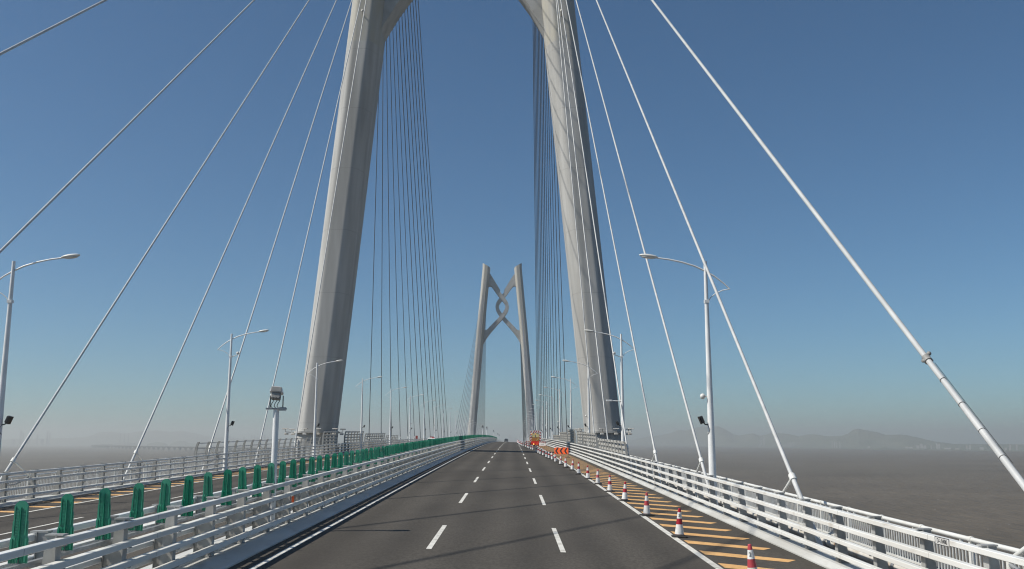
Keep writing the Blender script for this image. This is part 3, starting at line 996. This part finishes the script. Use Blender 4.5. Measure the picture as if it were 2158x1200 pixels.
def tower(label, cx, cy, shift):
    t = thing('bridge_tower', label, 'tower', (0, 0, 0), 'concrete towers of the bridge')
    for s in (-1, 1):
        mb = MB(); rings = []
        hs = [WATER - 3, -20, -4] + [0 + 6 * k for k in range(19)] + [113.2]
        for h in hs:
            off = legoff(h) + shift * max(0, (70 - h) / 70) if h >= -4 else legoff(-4) + shift + (h + 4) * .05
            w = 1.0 if h < 62 else 1.0
            rings.append(leg_ring(cx + s * off, cy, h, 2.42 * w))
        off = legoff(113.2)
        rings.append(leg_ring(cx + s * off, cy, 113.4, dz=lambda x, s=s: 1.6 + .62 * s * x))
        mb.rings(rings, smooth=True)
        leg = obj('leg', mb, M['concrete'], t)
        # collar platform with floodlights above the deck
        off0 = legoff(4.2) + shift
        pf = MB()
        hd = deck(cx + s * off0, cy) + 3.0
        pf.rings([leg_ring(cx + s * off0, cy, hd, 2.75, 4.85, 1.3, 2.3), leg_ring(cx + s * off0, cy, hd + .22, 2.75, 4.85, 1.3, 2.3)])
        pl = obj('platform', pf, M['concrete'], t)
        fl = MB()
        for dx, dy in ((-3.0, -4.3), (-.6, -5.1), (1.3, -5.1), (3.0, -4.3), (3.2, 0), (-3.2, 0)):
            ox, oy = (dx / abs(dx) * .25 if abs(dx) > 2 else 0), (-.2 if dy < 0 else 0)
            x, y = cx + s * off0 + dx, cy + dy
            fl.tube([(x - ox, y - oy, hd + .1), (x + ox * 1.5, y + oy * 1.5, hd + .15), (x + ox * 1.6, y + oy * 1.6, hd + .5)], .05, 6)
            fl.bbox(x + ox * 1.6 - .38, x + ox * 1.6 + .38, y + oy * 1.6 - .3, y + oy * 1.6 + .3, hd + .5, hd + .62, .04)
            fl.bbox(x + ox - .25, x + ox + .25, y + oy - .18, y + oy + .18, hd - .25, hd, .04)
        obj('floodlight', fl, M['pipe'], pl)
        # little aviation lamp on the leg
        hl = 65.; xl = cx + s * (legoff(hl) + shift * .07)
        obj('aviation_lamp', MB().tube([(xl, cy - 4.4, hl), (xl, cy - 5.3, hl + .25)], .09, 6).sphere((xl, cy - 5.35, hl + .4), .22, 6), M['pipe'], leg)
    # the knot: two bands that cross twice, with haunches at the legs
    for s in (-1, 1):
        zc = [(400, 330), (470, 412), (540, 506), (590, 575), (627, 620), (662, 664), (685, 702), (693, 742), (685, 784), (660, 828), (627, 870), (590, 915), (520, 993), (470, 1050), (415, 1112)]
        hw = [16, 20, 23, 25, 25, 24, 23, 22.5, 23, 24, 25, 25, 22, 20, 16]
        P = [Vector(z8(x, y, cy)) for x, y in zc]
        dy = 2.3 if s < 0 else 1.6
        rings = []
        for i, p in enumerate(P):
            d = (P[min(i + 1, len(P) - 1)] - P[max(0, i - 1)]).normalized(); n = Vector((-d.y, d.x)); w = hw[i] * .0485
            a, b = p + n * w, p - n * w
            rings.append([(cx - s * q.x, cy + yy, q.y) for q, yy in ((a, -dy), (a, dy), (b, dy), (b, -dy))])
        mb = MB(); mb.rings(rings)
        band = obj('knot_band', mb, M['concrete_brace'], t)
        # haunches: upper and lower gussets next to the leg
        up = [(380, 250), (470, 310), (552, 440), (600, 520), (596, 606), (500, 490), (486, 472), (468, 464), (448, 470), (436, 486), (380, 500)]
        lo = [(380, 1075), (398, 1056), (418, 1052), (436, 1040), (520, 950), (570, 900), (618, 905), (560, 985), (510, 1045), (486, 1073), (450, 1120), (420, 1165), (392, 1215), (366, 1263),
              (352, 1310), (330, 1310), (330, 1100)]
        for poly in (up, lo):
            g = MB(); q = [z8(x, y, cy) for x, y in poly]
            q = [(cx - s * x, z) for x, z in q]
            g.prism(q, 'y', cy - dy + .06, cy + dy - .06)
            obj('haunch', g, M['concrete_brace'], band)
    cap = MB().box(cx - 30, cx + 30, cy - 12, cy + 12, WATER - 4, WATER + 4)
    obj('pile_cap', cap, M['concrete'], t)
    return t


tower('pale concrete tower, its two legs rising out of the top of the photo', -7.4, TOWER_Y, .15)
tower('distant concrete tower with a knot-shaped crossbeam, seen whole between the near legs', -6.75, TOWER2_Y, -.75)

# ------------------------------------------------------------------ stay cables
def cable(label, side, yb, ty, cx, shift, group, near=True, seg=8):
    xb = 9.2 if side > 0 else -24.2
    dist = abs(yb - ty)
    h = 91. + (dist - 119.2) * .166
    dirn = 1 if ty > yb else -1
    top = Vector((cx + side * (legoff(h) + shift * max(0, (70 - h) / 70) - .3), ty - dirn * 4.1, h))
    bot = Vector((xb, yb, deck(xb, yb) - .1))
    d = (top - bot).normalized()
    m = M['cable'] if yb < ty and near else M['cable_shaded']
    if not near:
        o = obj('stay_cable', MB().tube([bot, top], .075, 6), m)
        return tag(o, label, 'stay cable', group)
    t = thing('stay_cable', label, 'stay cable', bot, group)
    T = lambda p: Vector(p) - bot
    lc = 2.15 / d.z
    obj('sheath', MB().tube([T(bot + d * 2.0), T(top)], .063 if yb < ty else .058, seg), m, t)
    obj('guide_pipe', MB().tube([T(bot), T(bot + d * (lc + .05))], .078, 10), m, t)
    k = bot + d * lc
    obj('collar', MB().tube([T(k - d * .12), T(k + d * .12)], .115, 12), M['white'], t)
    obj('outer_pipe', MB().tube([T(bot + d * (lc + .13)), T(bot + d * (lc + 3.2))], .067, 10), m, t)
    # damper strut on the tower side, standing on a pedestal, with a hose below
    foot = k + Vector((0, dirn * 1.6, -.75))
    obj('damper', MB().tube([T(k), T(foot)], .052, 8), M['white'], t)
    obj('pedestal', MB().tube([T(foot + Vector((0, 0, .08))), T(foot - Vector((0, 0, 1.45)))], .06, 8), M['white'], t)
    a = T(bot + d * lc * .55); b = T(foot)
    obj('hose', MB().tube([a, a.lerp(b, .25) - Vector((0, 0, .22)), a.lerp(b, .5) - Vector((0, 0, .28)), a.lerp(b, .75) - Vector((0, 0, .2)), b - Vector((0, 0, .05))], .045, 6), M['steel'], t)
    return t, bot, d


G1 = 'stay cables of the near tower'
G2 = 'stay cables of the far tower'
for side, sn in ((1, 'right'), (-1, 'left')):
    side_ys = [103.8 - 15.08 * k for k in range(10)][:7 if side > 0 else 10]        # 106, 91, ... -29
    for i, y in enumerate(side_ys):
        if y >= 13:
            lab = 'white stay cable up to the %s leg of the near tower, %s from it' % (sn, 'first' if i == 0 else ORD[i])
        else:
            lab = 'stay cable rising behind us to the %s leg of the near tower, %s from it' % (sn, ORD[i])
        c, bot, d = cable(lab, side, y, TOWER_Y, -7.4, .15, G1, True, 12)
        if side > 0 and i == 6:
            # sensor clamp and dark straps on the nearest right cable
            def along(L): return d * L
            a = 8.55
            mb = MB().tube([along(a - .08), along(a + .08)], .088, 12)
            mb.sphere(tuple(along(a + .06) + Vector((.07, 0, .09))), .05, 6); mb.bbox(*[v for q in zip((along(a) - Vector((.11, .07, .07))), (along(a) + Vector((.11, .07, .0)))) for v in q], .02)
            obj('sensor_clamp', mb, M['headgrey'], c)
            mb = MB()
            for L in (7.75, 6.9, 6.05, 5.25):
                mb.tube([along(L), along(L + .014)], .0705, 12)
            mb.tube([along(8.3) + Vector((.062, 0, .062)), along(5.0) + Vector((.064, 0, .064))], .006, 5)
            obj('strap', mb, M['black'], c)
    for i in range(14):
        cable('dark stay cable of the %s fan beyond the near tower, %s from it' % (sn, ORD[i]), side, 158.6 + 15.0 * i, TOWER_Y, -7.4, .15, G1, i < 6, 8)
    for i in range(13):
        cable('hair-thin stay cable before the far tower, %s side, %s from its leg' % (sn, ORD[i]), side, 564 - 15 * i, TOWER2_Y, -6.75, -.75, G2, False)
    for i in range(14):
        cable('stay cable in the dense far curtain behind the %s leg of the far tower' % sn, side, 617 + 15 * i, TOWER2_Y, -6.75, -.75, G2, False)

# ------------------------------------------------------------------ far shores
def interp(tab, x):
    for (x0, y0), (x1, y1) in zip(tab, tab[1:]):
        if x0 <= x <= x1:
            return y0 + (y1 - y0) * (x - x0) / (x1 - x0)
    return tab[0][1] if x < tab[0][0] else tab[-1][1]


def hills(ridge, shore, depth, seed, name='hills'):
    """terrain fan: from the shoreline up to a ridge and down behind; ridge = [(px, py)], shore = [(px, metres)]"""
    rnd = random.Random(seed)
    px0, px1 = ridge[0][0], ridge[-1][0]
    n = max(8, int((px1 - px0) / 2.5))
    ph = [rnd.uniform(0, 6.3) for _ in range(8)]
    rings = []
    fr = [0, .0001, .08, .2, .35, .5, .65, .8, .92, 1, 1.12, 1.3, 1.6]
    prev = 0
    for i in range(n + 1):
        px = px0 + (px1 - px0) * i / n
        py = interp(ridge, px) + rnd.uniform(-.35, .35)
        D = interp(shore, px)
        Dr = D + depth
        hr = far_point(px, py, Dr).z - WATER
        q = []
        for f in fr:
            p = far_point(px, 900, D + depth * f)
            if f == 0: z = -1.5
            elif f < .01: z = 3.
            elif f <= 1:
                k = f * f * (3 - 2 * f)
                k *= 1 - .28 * (1 - f) * (1 + math.sin(px * .05 + ph[0] + f * 7) + .6 * math.sin(px * .13 + ph[1] - f * 9))
                z = max(4, min(hr * f ** .5 * .99, 3 + (hr - 3) * max(0, k))) if f < 1 else hr
            else:
                z = hr * (1 - (f - 1) / .62)
            q.append((p.x, p.y, WATER + z))
        rings.append(q)
    mb = MB(); mb.rings(rings, closed=False, caps=False)
    mb.f = [tuple(f) for f in mb.f]
    o = obj(name, mb, M['hill'], kind='structure')
    return o


SHORE_R = [(1340, 11000), (1500, 9000), (1760, 6700), (2158, 5200), (2400, 4700)]
RIDGE_R = [(1340, 926), (1360, 921), (1384, 919), (1410, 914), (1432, 906), (1447, 908), (1464, 902), (1479, 899), (1497, 899.5), (1516, 899), (1527, 904.5), (1545, 915.6), (1556, 918), (1573, 915.6),
           (1586, 913.4), (1601, 919), (1612, 916.5), (1625, 913), (1649, 914), (1664, 915.6), (1682, 920), (1703, 915.6), (1721, 916), (1740, 919.7), (1769, 919.7), (1785, 915), (1796, 907),
           (1808, 903.6), (1817, 905.6), (1833, 908.7), (1848, 911), (1864, 916.4), (1876, 916.8), (1899, 915.9), (1914, 918.4), (1934, 922.6), (1953, 927.5), (1969, 931.4), (1988, 933.5),
           (2011, 936), (2050, 936), (2158, 937), (2400, 938)]
hills(RIDGE_R, SHORE_R, 1100, 1)
SHORE_L = [(-300, 12600), (1340, 12600)]
hills([(-300, 928), (0, 927), (60, 925), (120, 924), (147, 923), (185, 921), (202, 915.6), (208, 911.5), (236, 910), (262, 914), (278, 912), (292, 909), (330, 907), (360, 911), (382, 908), (410, 913),
       (450, 922), (520, 925), (600, 928), (700, 929), (1000, 929), (1120, 928), (1340, 927)], SHORE_L, 900, 2)
hills([(312, 937), (320, 933.5), (334, 931.8), (348, 933.5), (356, 937)], [(300, 9300), (400, 9300)], 260, 3)
hills([(360, 937), (368, 932), (380, 929.2), (392, 930), (400, 934), (420, 936), (440, 937)], [(300, 9700), (450, 9700)], 300, 4)
hills([(1836, 947), (1845, 943.4), (1856, 941.6), (1866, 942.6), (1872, 947)], [(1800, 6050), (1900, 5900)], 120, 5)

# buildings on the far shores
RB = [(1395, 1398, 932), (1408, 1411, 928), (1412.5, 1415, 930), (1451, 1454, 930), (1456, 1458.5, 928), (1461, 1464, 929), (1474.5, 1477, 928.5), (1479, 1481, 931), (1484, 1486.5, 930),
      (1489, 1492, 932), (1602, 1605.5, 920), (1608, 1611.5, 919), (1600, 1603, 937), (1606, 1617, 940), (1657, 1660, 933), (1661, 1664, 932), (1665, 1668.5, 932.5), (1670, 1673, 932),
      (1651, 1655, 937), (1752, 1755, 930.5), (1757, 1759.5, 931), (1761, 1764, 930.5), (1768, 1771, 931), (1828, 1833, 940.5), (1908, 1914, 942), (1915, 1924, 942.5), (1931, 1937, 938.5),
      (1938, 1945, 936), (1946, 1952, 939), (1961, 1963.5, 939), (1972.5, 1976, 934.5), (1977, 1980.5, 935.5), (2035, 2039, 940), (2041, 2046, 939), (2064, 2073, 943), (2100, 2106, 942),
      (2126, 2130, 937), (2140, 2144, 936), (2117, 2122, 944), (1990, 2004, 944), (2012, 2022, 945)]
LB = [(43, 47, 906), (48.5, 51, 912), (78, 81, 914), (99, 102.5, 908), (104, 107, 912), (25, 32, 925), (56, 64, 927), (86, 93, 925), (465, 469, 921), (477, 480, 917), (483, 486.5, 919), (489, 494, 922),
      (500, 503, 922), (512, 516, 920), (529, 532, 916), (535, 538.5, 918), (541, 546, 921), (556, 560, 917), (563, 566, 920), (571, 575, 922), (1072, 1076, 917), (1077.5, 1080, 920), (1084, 1088, 922)]


def building(x0, x1, top, D, base, label, group):
    p0, p1 = far_point(x0, top, D), far_point(x1, top, D)
    w = (p1 - p0).length; h = p0.z - base
    c = (p0 + p1) / 2
    t = thing('far_building', label, 'building', (c.x, c.y, base), group, math.atan2(p1.y - p0.y, p1.x - p0.x))
    dp = max(14, min(w, 40))
    mb = MB(); mb.box(-w / 2, w / 2, 0, dp, -4, h * .94)
    obj('wall', mb, M['building'], t)
    obj('roof', MB().box(-w * .28, w * .28, dp * .2, dp * .7, h * .94, h), M['building'], t)


for x0, x1, tp in RB:
    D = interp(SHORE_R, x0) + (140 if tp > 925 else 320)
    building(x0, x1, tp, D, WATER + (3 if tp > 925 else 6), 'pale building on the hazy right shore below the hills', 'buildings on the right shore')
for x0, x1, tp in LB:
    building(x0, x1, tp, 12550, WATER + 1, 'faint tower block dissolving in the haze on the left horizon', 'tower blocks on the left horizon')

# the viaduct that turns away over the sea on the left
path = [(700, 3900), (560, 4500), (420, 5270), (340, 6000), (275, 6700), (228, 7350), (205, 7850), (196.5, 8300), (199, 8800), (212, 9500), (235, 10300), (262, 11000), (300, 11900)]
PTS = []
for (p0, d0), (p1, d1) in zip(path, path[1:]):
    for k in range(10):
        f = k / 10
        PTS.append(far_point(p0 + (p1 - p0) * f, 930, d0 + (d1 - d0) * f))
ZV = WATER + 20.5
t = thing('viaduct', 'long low viaduct curving away over the sea on the left', 'bridge')
mb = MB(); rings = []
for i, p in enumerate(PTS):
    d = (PTS[min(i + 1, len(PTS) - 1)] - PTS[max(i - 1, 0)]); d.z = 0; d.normalize(); n = Vector((-d.y, d.x, 0))
    z = ZV + (16 * math.exp(-((p.length - 11000) / 420) ** 2))
    rings.append([p + n * u + Vector((0, 0, z + v - p.z)) for u, v in ((-16.5, 0), (16.5, 0), (16.5, -.8), (9, -5.6), (-9, -5.6), (-16.5, -.8))])
mb.rings(rings)
obj('deck', mb, M['viaduct'], t)
acc = 0.; nxt = 0.; npier = 0
for a, b in zip(PTS, PTS[1:]):
    sl = (b - a).length; d = (b - a).normalized(); n = Vector((-d.y, d.x, 0))
    while nxt < acc + sl and npier < 95:
        p = a + d * (nxt - acc); nxt += 110.; npier += 1
        mb = MB()
        rings = []
        for z, w in ((WATER - 3, 5.), (WATER + 6, 6.), (ZV - 11, 7.), (ZV - 5.65, 13.)):
            rings.append([(p.x + n.x * u * w + d.x * v * 2.4, p.y + n.y * u * w + d.y * v * 2.4, z) for u, v in ((-1, -1), (1, -1), (1, 1), (-1, 1))])
        mb.rings(rings)
        obj('pier', mb, M['viaduct'], t)
    acc += sl
for px in (253, 262, 270):
    p = far_point(px, 930, 11000)
    mb = MB().tube([(p.x, p.y, WATER - 2), (p.x, p.y, ZV), (p.x, p.y, EYE + 15.5 / F_PX * 11000)], [5, 4.4, 2.6], 8)
    obj('pylon', mb, M['viaduct'], t)

# ------------------------------------------------------------------ air
haze = MB().box(-14200, 14200, -2900, 14700, WATER - 5.5, 168)
hm = bpy.data.materials.new('haze_air'); hm.use_nodes = True
nt = hm.node_tree; nt.nodes.clear()
pv = nt.nodes.new('ShaderNodeVolumePrincipled'); om = nt.nodes.new('ShaderNodeOutputMaterial')
pv.inputs['Color'].default_value = (.97, .97, .92, 1)
pv.inputs['Density'].default_value = 1.75e-4
pv.inputs['Anisotropy'].default_value = .28
pv.inputs['Density Attribute'].default_value = ''
nt.links.new(pv.outputs[0], om.inputs['Volume'])
obj('haze', haze, hm, kind='stuff')

# ------------------------------------------------------------------ light, sky, camera
S = Vector((-math.cos(SUN_AZ) * math.cos(SUN_EL), -math.sin(SUN_AZ) * math.cos(SUN_EL), math.sin(SUN_EL)))
sun = bpy.data.lights.new('sun', 'SUN'); sun.energy = 5.0; sun.angle = R(.5); sun.color = (1., .95, .86)
so = bpy.data.objects.new('sun', sun); C.objects.link(so)
so.rotation_euler = S.to_track_quat('Z', 'Y').to_euler()
w = bpy.data.worlds.new('World'); sc.world = w; w.use_nodes = True
N, L = w.node_tree.nodes, w.node_tree.links
bg = N['Background']; sky = N.new('ShaderNodeTexSky'); sky.sky_type = 'NISHITA'; sky.sun_disc = False
sky.sun_elevation = SUN_EL
sky.sun_rotation = math.atan2(S.x, S.y)     # rotation measured clockwise from +Y
sky.altitude = 1500; sky.air_density = 1.0; sky.dust_density = 1.5; sky.ozone_density = 5.0
tint = N.new('ShaderNodeMix'); tint.data_type = 'RGBA'; tint.blend_type = 'MULTIPLY'; tint.inputs[0].default_value = 1
tint.inputs[7].default_value = (.74, .97, 1.0, 1)
L.new(sky.outputs[0], tint.inputs[6]); L.new(tint.outputs[2], bg.inputs['Color']); bg.inputs['Strength'].default_value = .087

cam = bpy.data.cameras.new('camera'); cam.sensor_width = 36; cam.lens = F_PX / 2158 * 36; cam.clip_start = .1; cam.clip_end = 60000
co = bpy.data.objects.new('camera', cam); C.objects.link(co)
co.location = (0, 0, EYE); co.rotation_euler = (R(90) + PITCH, 0, YAW)
sc.camera = co
sc.render.resolution_x, sc.render.resolution_y = 1024, 569
vs = sc.view_settings
sc.display_settings.display_device = 'sRGB'
vs.view_transform = 'Standard'; vs.look = 'None'; vs.exposure = 0; vs.gamma = 1; vs.use_curve_mapping = False
cy = sc.cycles
cy.max_bounces = 6; cy.diffuse_bounces = 3; cy.glossy_bounces = 3; cy.volume_bounces = 0; cy.transparent_max_bounces = 4
cy.use_denoising = True
cy.filter_width = 1.15
